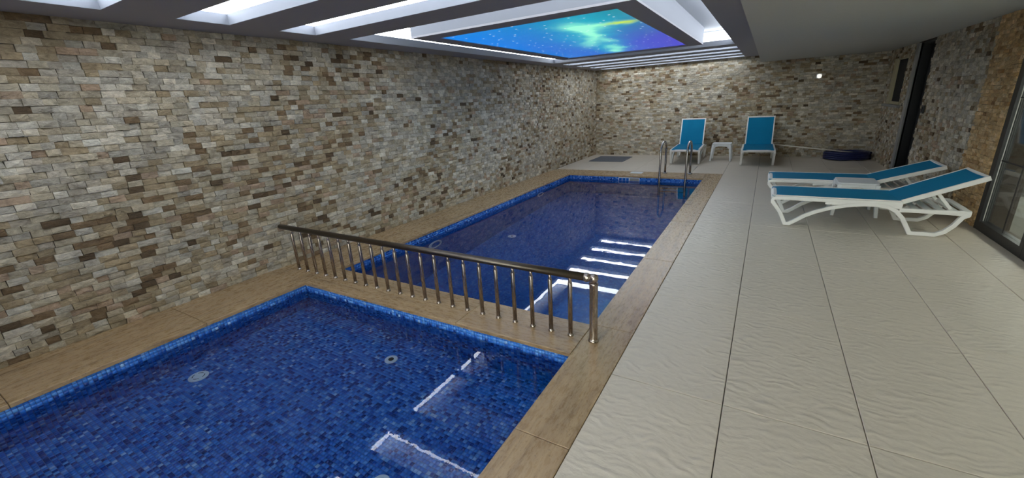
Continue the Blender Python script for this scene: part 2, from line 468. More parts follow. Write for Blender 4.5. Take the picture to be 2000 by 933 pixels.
def clad(wall, s_lo, s_hi, z_top, fn, seed, openings=(), individual=300, min_px=9.5, pal=PAL, row=0.0505, darken=0.0, flip=False):
    stones = []
    nrow = int(round(z_top / row)); rh = z_top / nrow
    for r in range(nrow):
        z0, z1 = r * rh, (r + 1) * rh; zc = (z0 + z1) / 2
        spans = [(s_lo, s_hi)]
        for (a, b, c, d) in openings:
            if c < zc < d:
                spans = [q for (p0, p1) in spans for q in ((p0, min(p1, a)), (max(p0, b), p1)) if q[1] - q[0] > 0.015]
        for (p0, p1) in spans:
            s = p0 - random.uniform(0, 0.06) if p0 == s_lo else p0
            while s < p1 - 0.001:
                ln = random.choice((0.075, 0.09, 0.1, 0.1, 0.105, 0.12, 0.15))
                e = min(s + ln, p1)
                if p1 - e < 0.03: e = p1
                a0 = max(s, p0)
                if e - a0 > 0.008: stones.append((a0, e, z0, z1))
                s = e
    big = []
    if individual:
        for i, (a, b, z0, z1) in enumerate(stones):
            pp = [project(fn(s, z, 0.01)) for s, z in ((a, z0), (b, z0), (b, z1), (a, z1))]
            if any(p is None or not (0 <= p[0] <= 2000 and 0 <= p[1] <= 933) for p in pp): continue
            wd = math.dist(pp[0], pp[1]); ht = math.dist(pp[1], pp[2])
            if wd < min_px: continue
            big.append((wd * ht, i))
        big.sort(reverse=True)
    single = {i for _, i in big[:individual]}
    V, F, C = [], [], []
    for i, (a, b, z0, z1) in enumerate(stones):
        vs = stone_geo(a, b, z0, z1, fn)
        col = stone_tint((a + b) / 2, (z0 + z1) / 2, seed, pal, darken)
        fs = [tuple(reversed(f)) for f in STF] if flip else STF
        if i in single:
            me = bpy.data.meshes.new('stone')
            o0 = Vector(vs[0])
            me.from_pydata([tuple(Vector(v) - o0) for v in vs], [], fs); me.materials.append(M['stone']); add_tint(me, [col] * len(fs))
            link_mesh('stone', me, wall, o0)
        else:
            k = len(V); V += vs; F += [tuple(k + q for q in f) for f in fs]; C += [col] * len(fs)
    me = bpy.data.meshes.new('stone_cladding'); me.from_pydata(V, [], F); me.materials.append(M['stone']); add_tint(me, C)
    o = link_mesh('stone_cladding', me, wall); o['kind'] = 'stuff'
    return o

# ================================================================== STRUCTURE
# ---- floor slab and its tiles
floor = MB()
floor.box(XO, XR + 0.2, YN, YB, -0.25, -0.012)
floor.prism([(XL(FPO) - 0.1, FPO), (XO, FPO), (XO, YB), (XL(YB) - 0.1, YB)], -0.25, -0.012)
floor.prism([(XL(YN) - 0.1, YN), (XO, YN), (XO, NP0 - 0.4), (XL(NP0) - 0.1, NP0 - 0.4)], -0.25, -0.012)
floor = struct(floor.build('floor', 'grout'))
TW, TL, G = 0.605, 1.203, 0.0022
tile_mesh = {}
def tile(x0, x1, y0, y1):
    if x1 - x0 < 0.03 or y1 - y0 < 0.03: return
    key = (round(x1 - x0, 3), round(y1 - y0, 3))
    w, l = x1 - x0 - 2 * G, y1 - y0 - 2 * G
    if key not in tile_mesh:
        e = 0.0025; m = MB()
        m.v = [(0, 0, -.012), (w, 0, -.012), (w, l, -.012), (0, l, -.012), (0, 0, -e), (w, 0, -e), (w, l, -e), (0, l, -e), (e, e, 0), (w - e, e, 0), (w - e, l - e, 0), (e, l - e, 0)]
        m.f = [(0, 1, 5, 4), (1, 2, 6, 5), (2, 3, 7, 6), (3, 0, 4, 7), (4, 5, 9, 8), (5, 6, 10, 9), (6, 7, 11, 10), (7, 4, 8, 11), (8, 9, 10, 11)]
        tile_mesh[key] = m.mesh('tile', 'tile')
    link_mesh('tile', tile_mesh[key], floor, (x0 + G, y0 + G, random.uniform(-0.0004, 0.0004)))
xs = [XO + TW * k for k in range(5)] + [XR]
ys = [2.1 + TL * k for k in range(-4, 9)]
ys = [YN] + [y for y in ys if YN + 0.05 < y < YB - 0.05] + [YB]
for i in range(5):
    for j in range(len(ys) - 1): tile(xs[i], xs[i + 1], ys[j], ys[j + 1])
xb = XO; yrow = [FPO] + [y for y in ys if y > FPO + 0.05]
while xb > XL(YB) + 0.03:
    xa = max(xb - TW, XL(YB) + 0.0)
    for j in range(len(yrow) - 1): tile(xa, xb, yrow[j], yrow[j + 1])
    xb -= TW
xb = XO
while xb > XL(YN) + 0.03:
    xa = max(xb - TW, XL(YN)); tile(xa, xb, YN, NP0 - 0.4); xb -= TW

# ---- left wall
wl = MB(); T = 0.18
wl.prism([(XL(YN) - T, YN - 0.2), (XL(YN) , YN - 0.2), (XL(YB + .2), YB + 0.2), (XL(YB + .2) - T, YB + 0.2)], -0.2, 2.7)
wall_left = struct(wl.build('wall_left', 'backing'))
clad(wall_left, YN, YB, CZ, lambda s, z, d: (XL(s) + d, s, z), 1.3, individual=300)
# ---- back wall
wall_back = struct(MB().box(-4.6, XR + 0.3, YB, YB + 0.2, -0.2, 2.7).build('wall_back', 'backing'))
clad(wall_back, XL(YB) + 0.02, XR, CZ, lambda s, z, d: (s, YB - d, z), 8.1, openings=[(XS, XR + .1, SZ, 3)], individual=0, darken=0.12, flip=False)
# ---- right wall with door, window and glazed opening
DY0, DY1, DZ = 9.36, 10.20, 2.19
WY0, WY1, WZ0, WZ1 = 10.78, 11.72, 1.17, 2.02
GY0, GY1, GZ = 1.17, 6.37, 2.12
wr = MB(); XB = XR + 0.26
wr.box(XR, XB, DY1, YB + 0.2, -0.2, WZ0); wr.box(XR, XB, DY1, WY0, WZ0, 2.7); wr.box(XR, XB, WY1, YB + 0.2, WZ0, 2.7); wr.box(XR, XB, WY0, WY1, WZ1, 2.7)
wr.box(XR, XB, DY0, DY1, DZ, 2.7); wr.box(XR, XB, DY0, DY1, -0.2, -0.012)
wr.box(XR, XB, GY1, DY0, -0.2, 2.7); wr.box(XR, XB, GY0, GY1, GZ, 2.7); wr.box(XR, XB, GY0, GY1, -0.2, -0.012); wr.box(XR, XB, YN - 0.2, GY0, -0.2, 2.7)
wall_right = struct(wr.build('wall_right', 'backing'))
PY = 7.12
RF = lambda s, z, d: (XR - d, s, z)
clad(wall_right, PY, YB - 0.02, SZ, RF, 3.9, openings=[(DY0, DY1 + 0.15, -1, DZ), (WY0, WY1, WZ0, WZ1)], individual=150, min_px=9.5, darken=0.15, flip=False)
clad(wall_right, GY1, PY, SZ, lambda s, z, d: (XR - 0.012 - d, s, z), 5.2, individual=120, min_px=9.5, pal=DAYLIT_PAL, row=0.04)
clad(wall_right, YN, GY0, SZ, RF, 6.6, individual=0)
# ---- wall behind the camera with an opening for the added window
wn = MB(); NX0, NX1, NZ0, NZ1 = -1.2, 2.0, 0.12, 2.16
wn.box(-4.8, NX0, YN - 0.2, YN, -0.2, 2.7).box(NX1, XR + .3, YN - 0.2, YN, -0.2, 2.7).box(NX0, NX1, YN - 0.2, YN, -0.2, NZ0).box(NX0, NX1, YN - 0.2, YN, NZ1, 2.7)
struct(wn.build('wall_near', 'plaster'))

# ---- ceiling: flat bands between the recesses, and the lowered soffit
near_strips = [(-1.57, -1.17), (-0.73, -0.33), (0.11, 0.51), (0.95, 1.35), (1.79, 2.19), (2.63, 3.02)]
ring = (3.43, 8.72)
far_strips = [(9.18, 9.55), (10.01, 10.38), (10.84, 11.21), (11.67, 12.04)]
LIP = 0.085; TOPZ = 2.62; SB = 0.07
allr = near_strips + [ring] + far_strips
ce = MB()
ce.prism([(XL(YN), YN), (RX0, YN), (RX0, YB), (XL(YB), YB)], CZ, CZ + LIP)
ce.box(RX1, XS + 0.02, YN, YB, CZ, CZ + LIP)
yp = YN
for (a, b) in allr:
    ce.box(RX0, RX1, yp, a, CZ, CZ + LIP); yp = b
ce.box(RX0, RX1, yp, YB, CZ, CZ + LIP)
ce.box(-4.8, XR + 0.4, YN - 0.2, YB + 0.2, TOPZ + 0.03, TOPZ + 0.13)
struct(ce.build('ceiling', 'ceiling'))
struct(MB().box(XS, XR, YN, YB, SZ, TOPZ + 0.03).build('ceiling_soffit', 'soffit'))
# ---- lit recesses
def cove(name, x0, x1, y0, y1, label, inner=None):
    root = empty(name, ((x0 + x1) / 2, (y0 + y1) / 2, CZ)); cx, cy = root.location.x, root.location.y
    tag(root, label, 'ceiling light', 'lit ceiling recesses')
    L = lambda m: (setattr(m, 'v', [(a - cx, b - cy, c - CZ) for a, b, c in m.v]), m)[1]
    z1 = CZ + LIP
    # white lining of the lip
    e = 0.004
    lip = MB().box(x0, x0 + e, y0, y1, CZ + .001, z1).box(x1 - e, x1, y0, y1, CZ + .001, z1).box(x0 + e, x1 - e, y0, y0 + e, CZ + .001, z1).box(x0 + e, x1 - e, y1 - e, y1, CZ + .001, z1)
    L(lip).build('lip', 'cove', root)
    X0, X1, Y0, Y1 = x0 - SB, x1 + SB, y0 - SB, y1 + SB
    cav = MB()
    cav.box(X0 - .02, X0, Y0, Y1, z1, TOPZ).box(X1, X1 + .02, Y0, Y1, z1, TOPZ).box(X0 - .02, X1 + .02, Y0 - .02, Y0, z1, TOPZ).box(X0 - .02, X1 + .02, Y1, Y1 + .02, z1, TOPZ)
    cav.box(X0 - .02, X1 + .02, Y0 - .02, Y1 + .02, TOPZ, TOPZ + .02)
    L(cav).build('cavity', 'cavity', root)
    h0, h1 = z1 + 0.004, z1 + 0.15
    for q in ((X0, X0 + .006, Y0, Y1), (X1 - .006, X1, Y0, Y1), (X0 + .006, X1 - .006, Y0, Y0 + .006), (X0 + .006, X1 - .006, Y1 - .006, Y1)):
        L(MB().box(*q, h0, h1)).build('led_band', 'led', root)
    return root
ordn = ['first', 'second', 'third']
for i, (a, b) in enumerate(near_strips):
    if i < 3: lab = 'narrow lit ceiling recess behind the viewer, %s counted from the near wall' % ordn[i]
    else: lab = ['leftmost wide white lit ceiling recess at the top left corner', 'middle one of three wide lit ceiling recesses over the small pool',
                 'lit ceiling recess next to the framed aurora panel, near side'][i - 3]
    cove('cove_light', RX0, RX1, a, b, lab)
for i, (a, b) in enumerate(far_strips):
    cove('cove_light', RX0, RX1, a, b, 'thin bright ceiling slot, %s of four beyond the aurora panel' % ['nearest', 'second', 'third', 'last'][i])
cove('ring_cove_light', RX0, RX1, ring[0], ring[1], 'bright rectangular ring recess around the aurora ceiling panel')
# ---- hanging box with the aurora print
BX0, BX1, BY0, BY1 = -3.60, -1.06, 3.93, 8.25
AX0, AX1, AY0, AY1 = -3.38, -1.29, 4.18, 8.02
M['aurora'] = mk_aurora(AX0, AX1, AY0, AY1)
panel = empty('aurora_panel', ((BX0 + BX1) / 2, (BY0 + BY1) / 2, CZ))
tag(panel, 'backlit blue and green aurora picture in a grey ceiling box', 'ceiling panel')
pc = Vector(panel.location)
def P_(m): m.v = [tuple(Vector(v) - pc) for v in m.v]; return m
P_(MB().box(BX0, AX0, BY0, BY1, CZ, CZ + .02).box(AX1, BX1, BY0, BY1, CZ, CZ + .02).box(AX0, AX1, BY0, AY0, CZ, CZ + .02).box(AX0, AX1, AY1, BY1, CZ, CZ + .02)).build('border', 'ceiling', panel)
P_(MB().box(BX0, BX1, BY0, BY1, CZ + .0205, TOPZ - 0.0005)).build('box_side', 'cove', panel)
P_(MB().box(AX0 + .001, AX1 - .001, AY0 + .001, AY1 - .001, CZ + .008, CZ + .0195)).build('backlit_print', 'aurora', panel)

# ---- pools
def basin(name, y0, y1, zf, label):
    o = empty(name, ((XP(y0) + XI) / 2, (y0 + y1) / 2, zf)); struct(o); c = Vector(o.location)
    return o, c
def loc(m, c): m.v = [tuple(Vector(v) - c) for v in m.v]; return m
W = 0.12
near_pool, nc = basin('pool_basin', NP0, NP1, ZN, '')
sh = MB()
sh.prism([(XP(NP0) - W, NP0 - W), (XI + W, NP0 - W), (XI + W, NP1 + W), (XP(NP1) - W, NP1 + W)], ZN - 0.12, ZN - 0.004)
sh.prism([(XP(NP0) - W, NP0 - W), (XP(NP0) - .004, NP0 - W), (XP(NP1) - .004, NP1 + W), (XP(NP1) - W, NP1 + W)], ZN - 0.004, -0.032)
sh.box(XI + .004, XI + W, NP0 - W, NP1 + W, ZN - .004, -0.032)
sh.box(XP(NP0) - .004, XI + .004, NP0 - W, NP0 - .004, ZN - .004, -0.032)
sh.box(XP(NP1) - .004, XI + .004, NP1 + .004, NP1 + W, ZN - .004, -0.032)
loc(sh, nc).build('shell', 'pool_grout', near_pool)
far_pool, fc = basin('pool_basin', FP0, FP1, ZF, '')
sh = MB()
sh.prism([(XP(FP0) - W, FP0 - W), (XI + W, FP0 - W), (XI + W, FP1 + W), (XP(FP1) - W, FP1 + W)], ZF - 0.12, ZF)
loc(sh, fc).build('pool_floor', 'mosaic_floor', far_pool)
sh = MB()
sh.prism([(XP(FP0) - W, FP0 - W), (XP(FP0) - .004, FP0 - W), (XP(FP1) - .004, FP1 + W), (XP(FP1) - W, FP1 + W)], ZF, -0.032)
sh.box(XI + .004, XI + W, FP0 - W, FP1 + W, ZF, -0.032)
sh.box(XP(FP0) - .004, XI + .004, FP0 - W, FP0 - .004, ZF, -0.032)
sh.box(XP(FP1) - .004, XI + .004, FP1 + .004, FP1 + W, ZF, -0.032)
loc(sh, fc).build('shell', 'mosaic_wall', far_pool)

def mosaic(name, panels, parent, c, pitch=0.025, lit_rows=0):
    Vs, cnt = [], 0; rn = []
    g = 0.0013; e = 0.0012
    for (o, u, v, nu, nv) in panels:
        o = np.array(o, float); u = np.array(u, float); v = np.array(v, float); n = np.cross(u, v); n /= np.linalg.norm(n)
        I, J = np.meshgrid(np.arange(nu), np.arange(nv), indexing='ij'); I = I.ravel()[:, None]; J = J.ravel()[:, None]
        base = o + I * pitch * u + J * pitch * v
        corners = [(g, g), (pitch - g, g), (pitch - g, pitch - g), (g, pitch - g)]
        low = [base + a * u + b * v - n * 0.004 for a, b in corners]
        q = [(g + e, g + e), (pitch - g - e, g + e), (pitch - g - e, pitch - g - e), (g + e, pitch - g - e)]
        top = [base + a * u + b * v for a, b in q]
        Vs.append(np.stack(low + top, 1)); q_ = rng.random(len(I))
        if lit_rows and abs(v[2]) > .5: q_ = np.where(J[:, 0] >= nv - lit_rows, 0.60 + 0.38 * q_, q_)  # upper rows lighter: lamp light on tiles above the water, painted in
        rn.append(q_)
    V = np.concatenate(Vs) - np.array(c); R_ = np.concatenate(rn); N = len(V)
    F = np.array([(4, 5, 6, 7), (0, 1, 5, 4), (1, 2, 6, 5), (2, 3, 7, 6), (3, 0, 4, 7)])
    L = (F[None] + 8 * np.arange(N)[:, None, None]).reshape(-1)
    me = bpy.data.meshes.new(name)
    me.vertices.add(N * 8); me.vertices.foreach_set('co', V.reshape(-1).astype(np.float32))
    me.loops.add(len(L)); me.loops.foreach_set('vertex_index', L.astype(np.int32))
    nf = N * 5
    me.polygons.add(nf); me.polygons.foreach_set('loop_start', np.arange(0, nf * 4, 4, dtype=np.int32))
    me.update(calc_edges=True); me.validate()
    at = me.attributes.new('rnd', 'FLOAT', 'FACE'); at.data.foreach_set('value', np.repeat(R_, 5).astype(np.float32))
    me.materials.append(M['mosaic'])
    ob = link_mesh(name, me, parent); ob['kind'] = 'stuff'
    return ob
ux = (1, 0, 0); uy = (0, 1, 0); uz = (0, 0, 1)
dl = Vector((XP(NP1) - XP(NP0), NP1 - NP0, 0)).normalized(); dl = tuple(dl); ndl = tuple(-a for a in dl)
def npn(a): return int(round(a / 0.025))
nzr = npn(-0.03 - ZN) + 0
mosaic('mosaic_tiles', [
    ((XP(NP0), NP0, ZN), ux, uy, npn(XI - XP(NP0)), npn(NP1 - NP0)),
    ((XP(NP0), NP0, ZN), dl, uz, npn(NP1 - NP0), nzr),
    ((XP(NP1), NP1, ZN), ux, uz, npn(XI - XP(NP1)), nzr),
    ((XI, NP1, ZN), (0, -1, 0), uz, npn(NP1 - NP0), nzr),
    ((XI, NP0, ZN), (-1, 0, 0), uz, npn(XI - XP(NP0)), nzr)], near_pool, nc, lit_rows=2)
zb = -0.03 - 7 * 0.025
mosaic('waterline_tiles', [
    ((XP(FP0), FP0, zb), tuple(Vector((XP(FP1) - XP(FP0), FP1 - FP0, 0)).normalized()), uz, npn(FP1 - FP0), 7),
    ((XP(FP1), FP1, zb), ux, uz, npn(XI - XP(FP1)), 7),
    ((XI, FP1, zb), (0, -1, 0), uz, npn(FP1 - FP0), 7),
    ((XI, FP0, zb), (-1, 0, 0), uz, npn(XI - XP(FP0)), 7)], far_pool, fc)

# ---- travertine coping, slab by slab
coping = struct(empty('coping', (XI, NP1, 0)))
cc = Vector(coping.location); CT = -0.03; JG = 0.0015
def slab(poly, mat):
    cx = sum(p[0] for p in poly) / len(poly); cy = sum(p[1] for p in poly) / len(poly)
    q = [(p[0] + (JG if p[0] < cx else -JG), p[1] + (JG if p[1] < cy else -JG)) for p in poly]
    m = MB().prism(q, CT, 0.001)
    loc(m, cc).build('slab', mat, coping, bevel=0.003, seg=1)
OV = 0.012
def run_y(xa, xb, ylist):
    for a, b in zip(ylist[:-1], ylist[1:]): slab([(xa(a), a), (xb(a), a), (xb(b), b), (xa(b), b)], 'coping_y')
run_y(lambda y: XI - OV, lambda y: XO, [NP0 - .4, 0.3, 1.45, 2.61, 4.1, 5.6, 7.1, 8.6, FPO])
run_y(lambda y: XL(y) - 0.01, lambda y: XP(y) + OV, [NP0 - .4, 0.2, 1.3, 2.39, 3.9, 5.4, 6.9, 8.4, FPO])
def run_x(ya, yb, xlist):
    for a, b in zip(xlist[:-1], xlist[1:]): slab([(a, ya), (b, ya), (b, yb), (a, yb)], 'coping_x')
run_x(NP1 - OV, FP0 + OV, [XP(NP1) + OV, -2.9, -1.9, XI - OV])
run_x(FP1 - OV, FPO, [XP(FP1) + OV, -2.9, -1.9, XI - OV])
run_x(NP0 - .4, NP0 + OV, [XP(NP0) + OV, -2.4, XI - OV])
# mortar bed below the coping
bed = MB()
bed.prism([(XL(NP0 - .4) - 0.05, NP0 - .4), (XP(NP0) - W, NP0 - .4), (XP(FPO) - W, FPO), (XL(FPO) - .05, FPO)], -0.2, CT - .0005)
bed.box(XI + W, XO - .001, NP0 - .4, FPO, -0.2, CT - .0005)
loc(bed, cc).build('mortar_bed', 'grout', coping)

# ---- water
def water(name, y0, y1, label):
    m = MB(); n = 2
    m.v = [(XP(y0), y0, ZW), (XI, y0, ZW), (XI, y1, ZW), (XP(y1), y1, ZW)]; m.f = [(0, 1, 2, 3)]
    o = m.build(name, 'water'); tag(o, label, 'water', kind='stuff'); return o
water('pool_water', NP0, NP1, 'clear shallow water in the small near pool')
water('pool_water', FP0, FP1, 'deep blue water in the long swimming pool with ladder')

# ---- glazed door on the right
door = struct(empty('door_2', (XR, GY1, 0)))
dc = Vector(door.location)
def D_(m): return loc(m, dc)
FX0, FX1 = XR - 0.02, XR + 0.06
D_(MB().box(FX0, FX1, GY1 - 0.035, GY1, 0.0, GZ).box(FX0, FX1, GY0, GY0 + .035, 0, GZ).box(FX0, FX1, GY0 + .035, GY1 - .035, GZ - 0.04, GZ)).build('outer_frame', 'black_frame', door)
ly = GY1 - 0.036
for k in range(5):
    y1, y0 = ly, ly - 1.012; ly = y0 - 0.003
    s = 0.06
    D_(MB().box(FX0, FX1, y1 - s, y1, 0.004, GZ - .045).box(FX0, FX1, y0, y0 + s, 0.004, GZ - .045).box(FX0, FX1, y0 + s, y1 - s, 0.004, 0.1).box(FX0, FX1, y0 + s, y1 - s, GZ - .12, GZ - .045)).build('leaf_frame', 'black_frame', door)
    D_(MB().box(XR + .016, XR + .024, y0 + s, y1 - s, 0.1, GZ - .12)).build('pane', 'glass', door)
    ym = (y0 + y1) / 2
    D_(MB().box(XR + .012, XR + .0155, ym - .006, ym + .006, 0.1, GZ - .12)).build('muntin', 'black_frame', door)
    for z in (0.75, 1.37):
        D_(MB().box(XR + .008, XR + .0118, y0 + s, y1 - s, z - .006, z + .006)).build('muntin', 'black_frame', door)
    D_(MB().box(XR + .0045, XR + .0118, y1 - s - .006, y1 - s - .0005, 0.101, GZ - .121)).build('gasket', 'gasket', door)
# ---- dark door
door1 = struct(empty('door_1', (XR, DY1, 0))); dc = Vector(door1.location)
D_(MB().box(XR - .028, XR + .02, DY1, DY1 + .15, 0.0, DZ)).build('casing', 'stone_trim', door1)
D_(MB().box(XR + .02, XR + .2, DY1 - .03, DY1, 0, DZ).box(XR + .02, XR + .2, DY0, DY0 + .03, 0, DZ).box(XR + .02, XR + .2, DY0 + .03, DY1 - .03, DZ - .03, DZ)).build('door_frame', 'black_frame', door1)
D_(MB().box(XR + .14, XR + .18, DY0 + .03, DY1 - .03, 0.004, DZ - .03)).build('leaf', 'dark_door', door1)
D_(MB().box(XR + .12, XR + .139, DY0 + .08, DY0 + .10, 1.0, 1.02).box(XR + .10, XR + .12, DY0 + .08, DY0 + .2, 1.0, 1.02)).build('handle', 'satin', door1)
# ---- small window
win = struct(empty('window_1', (XR, WY0, WZ0))); dc = Vector(win.location)
D_(MB().box(XR - .03, XR + .2, WY1 - .20, WY1, WZ0, WZ1).box(XR - .012, XR + .2, WY0, WY0 + .03, WZ0, WZ1).box(XR - .02, XR + .2, WY0 + .03, WY1 - .20, WZ0, WZ0 + .05).box(XR - .012, XR + .2, WY0 + .03, WY1 - .20, WZ1 - .03, WZ1)).build('window_frame', 'cream_frame', win)
D_(MB().box(XR + .01, XR + .02, WY0 + .03, WY1 - .20, WZ0 + .05, WZ1 - .03)).build('pane', 'dark_hole', win)
D_(MB().box(XR - .07, XR - .005, WY0 - .16, WY1 + .2, WZ0 - .045, WZ0 - .005)).build('window_sill', 'stone_trim', win)
# ---- unseen window added behind the camera, sized to bring daylight onto the floor
w2 = struct(empty('added_window', (NX0, YN, NZ0))); dc = Vector(w2.location)
fm = MB()
for k in range(5):
    xk = NX0 + (NX1 - NX0 - .06) * k / 4; fm.box(xk, xk + .06, YN - .1, YN - .04, NZ0, NZ1)
fm.box(NX0 + .06, NX1 - .06, YN - .1, YN - .04, NZ0, NZ0 + .06).box(NX0 + .06, NX1 - .06, YN - .1, YN - .04, NZ1 - .06, NZ1)
D_(fm).build('window_frame', 'black_frame', w2)
for k in range(4):
    xk = NX0 + (NX1 - NX0 - .06) * k / 4 + .06; D_(MB().box(xk, NX0 + (NX1 - NX0 - .06) * (k + 1) / 4, YN - .075, YN - .067, NZ0 + .06, NZ1 - .06)).build('pane', 'glass', w2)
# ---- yard outside the glazed door
struct(MB().box(XB, 9, YN - 8, YB + 3, -0.3, -0.06).build('yard_ground', 'yard_ground'))
struct(MB().box(4.6, 4.8, YN - 4, YB + 3, -0.06, 2.9).build('yard_wall', 'yard_wall'))
struct(MB().box(XB + .01, 3.7, YN - 2, YB + 3, 2.45, 2.6).build('daylight_blocker', 'yard_wall'))  # added overhang out of view, cuts the daylight through the glazed door
struct(MB().box(3.3, 3.5, YN - 4, YB + 3, -0.06, 0.12).build('yard_kerb', 'yard_kerb'))
struct(MB().box(-9, XB, YN - 9, YN - 0.2, -0.3, -0.06).build('terrace_ground', 'yard_ground'))

# ================================================================== OBJECTS
# ---- railing between the pools
rail = empty('pool_railing', (XI + .03, 2.4, 0))
tag(rail, 'low satin metal railing with dark handrail on the strip between pools', 'railing')
rc = Vector(rail.location); RZ = 0.468
def lr(*p): return [tuple(Vector(q) - rc) for q in p]
MB().tube(lr((-4.40, 2.4, RZ), (-4.396, 2.4, RZ), (-2.5, 2.4, RZ), (-0.925, 2.4, RZ)), [0.02, 0.0265, 0.0265, 0.0265], 20).build('handrail', 'rail_dark', rail, smooth=False, bevel=0).data.polygons.foreach_set('use_smooth', [True] * 62)
post = MB().lathe([(0.036, 0.001), (0.037, 0.008), (0.033, 0.014), (0.029, 0.018), (0.0275, 0.024), (0.0275, 0.420), (0.030, 0.423), (0.030, 0.434), (0.024, 0.438)], 24, (-0.86 - rc.x, 0, 0)).build('post', 'satin', rail, smooth=True)
MB().lathe([(0.004, -0.031), (0.016, -0.027), (0.026, -0.018), (0.031, 0), (0.026, 0.018), (0.016, 0.027), (0.004, 0.031)], 24, (-0.86 - rc.x, 0, RZ)).build('ball_joint', 'satin', post, smooth=True).location = (0, 0, 0)
MB().tube(lr((-0.925, 2.4, RZ), (-0.918, 2.4, RZ), (-0.905, 2.4, RZ), (-0.893, 2.4, RZ), (-0.882, 2.4, RZ)), [0.027, 0.031, 0.031, 0.027, 0.022], 20).build('elbow_collar', 'satin', rail, smooth=True)
bal_me = MB().lathe([(0.0155, 0.012), (0.0155, 0.405), (0.014, 0.409)], 16).mesh('baluster', 'satin', True)
neck_me = MB().lathe([(0.010, 0.405), (0.012, 0.412), (0.011, 0.43), (0.011, 0.446)], 14).mesh('neck', 'satin', True)
foot_me = MB().lathe([(0.022, 0.001), (0.022, 0.007), (0.018, 0.012), (0.0158, 0.020)], 16).mesh('foot_ring', 'satin', True)
for k in range(22):
    x = -4.21 + (4.21 - 1.029) * k / 21
    b = link_mesh('baluster', bal_me, rail, (x - rc.x, 0, 0)); link_mesh('neck', neck_me, b); link_mesh('foot_ring', foot_me, b)

# ---- pool ladder
lad = empty('pool_ladder', (-1.5, FP1, 0))
tag(lad, 'polished steel pool ladder with two arched handrails at the far end', 'ladder')
lc = Vector(lad.location)
def arc(x):
    pts = [(x, 9.27, 0.002), (x, 9.27, 0.2), (x, 9.27, 0.50)]
    for k in range(1, 12):
        a = math.pi * k / 12; pts.append((x, 9.0 + 0.27 * math.cos(a), 0.50 + 0.19 * math.sin(a)))
    pts += [(x, 8.73, 0.50), (x, 8.72, 0.2), (x, 8.71, -0.1), (x, 8.71, -1.2)]
    return [tuple(Vector(p) - lc) for p in pts]
for x in (-1.745, -1.25):
    h = MB().tube(arc(x), 0.021, 14).build('handrail', 'chrome', lad, smooth=True)
    MB().lathe([(0.052, 0.001), (0.052, 0.006), (0.035, 0.018), (0.024, 0.024)], 20, (x - lc.x, 9.27 - lc.y, 0)).build('flange', 'chrome', h, smooth=True)
for z in (-0.35, -0.62, -0.89):
    MB().box(-1.725 - lc.x, -1.27 - lc.x, 8.67 - lc.y, 8.75 - lc.y, z, z + .025).build('step', 'chrome', lad)

# ---- fittings
def disc(name, pos, r, hole, label, kind):
    o = empty(name, pos); tag(o, label, 'drain' if kind == 'f' else 'pool light')
    ring_p = [(r, 0.0), (r, 0.006), (r * .93, 0.011), (r * .55, 0.012), (r * .5, 0.006)]
    a = MB().lathe(ring_p, 28).build('cover', 'fitting', o, smooth=False)
    b = MB().lathe([(r * hole, 0.0062), (r * hole, 0.0126)], 20).build('opening', 'dark_hole', o)
    if kind == 'w':
        for q in (a, b): q.rotation_euler = (0, math.pi / 2, 0)
    return o
disc('floor_drain', (-2.374, 1.917, ZN + .0005), 0.052, 0.42, 'round white inlet with a dark hole on the small pool floor', 'f')
disc('floor_drain', (-1.60, 1.085, ZN + .0005), 0.052, 0.42, 'white inlet on the small pool floor cut by the bottom picture edge', 'f')
o = empty('floor_drain', (-3.559, 1.059, ZN + .0005)); tag(o, 'round white drain cover with curved slots on the small pool floor, left', 'drain')
MB().lathe([(0.068, 0), (0.068, 0.006), (0.062, 0.011), (0.02, 0.013)], 28).build('cover', 'fitting', o)
for k in range(4):
    a0 = k * math.pi / 2 + .2
    MB().tube([(0.04 * math.cos(a0 + t), 0.04 * math.sin(a0 + t), 0.0125) for t in (0, .25, .5, .75, 1.0)], 0.003, 6).build('slot', 'dark_hole', o)
disc('floor_drain', (-3.49, 5.70, ZF + .001), 0.07, 0.2, 'pale round drain on the deep pool floor', 'f')
def wall_light(y, z, label):
    o = empty('pool_light', (XP(y) + .0005, y, z)); tag(o, label, 'pool light', 'underwater wall lights')
    m = MB(); pr = [(0.135, 0.0), (0.135, 0.012), (0.125, 0.02), (0.098, 0.02), (0.094, 0.008)]
    a = m.lathe(pr, 32).build('ring', 'fitting', o); a.rotation_euler = (0, math.pi / 2, 0)
    b = MB().lathe([(0.0938, 0.0), (0.0938, 0.0086)], 28).build('lens', 'mosaic_wall', o); b.rotation_euler = (0, math.pi / 2, 0)
wall_light(4.13, -0.45, 'round underwater light ring on the long pool wall near the railing')
wall_light(7.33, -0.42, 'round underwater light ring on the long pool wall at far end')
sk = empty('skimmer', (-2.49, FP1 - .001, -0.075)); tag(sk, 'white framed skimmer mouth on the far pool wall, left one', 'skimmer')
def frame(m, w, h, t, d): return m.box(-w, w, -d, 0, h - t, h).box(-w, w, -d, 0, -h, -h + t).box(-w, -w + t, -d, 0, -h + t, h - t).box(w - t, w, -d, 0, -h + t, h - t)
frame(MB(), .115, .04, .009, .012).build('rim', 'fitting', sk)
for k in (-1, 1): MB().box(k * .04 - .003, k * .04 + .003, -.009, 0, -.031, .031).build('bar', 'fitting', sk)
MB().box(-.106, .106, -.003, -.0002, -.031, .031).build('mouth', 'mosaic_wall', sk)
sk2 = empty('skimmer', (-2.265, FP1 - .001, -0.072)); tag(sk2, 'white framed skimmer with a grey flap on the far pool wall, right one', 'skimmer')
frame(MB(), .105, .037, .008, .012).build('rim', 'fitting', sk2)
MB().box(-.097, .097, -.006, -.0002, -.029, .029).build('flap', 'stone_trim', sk2)
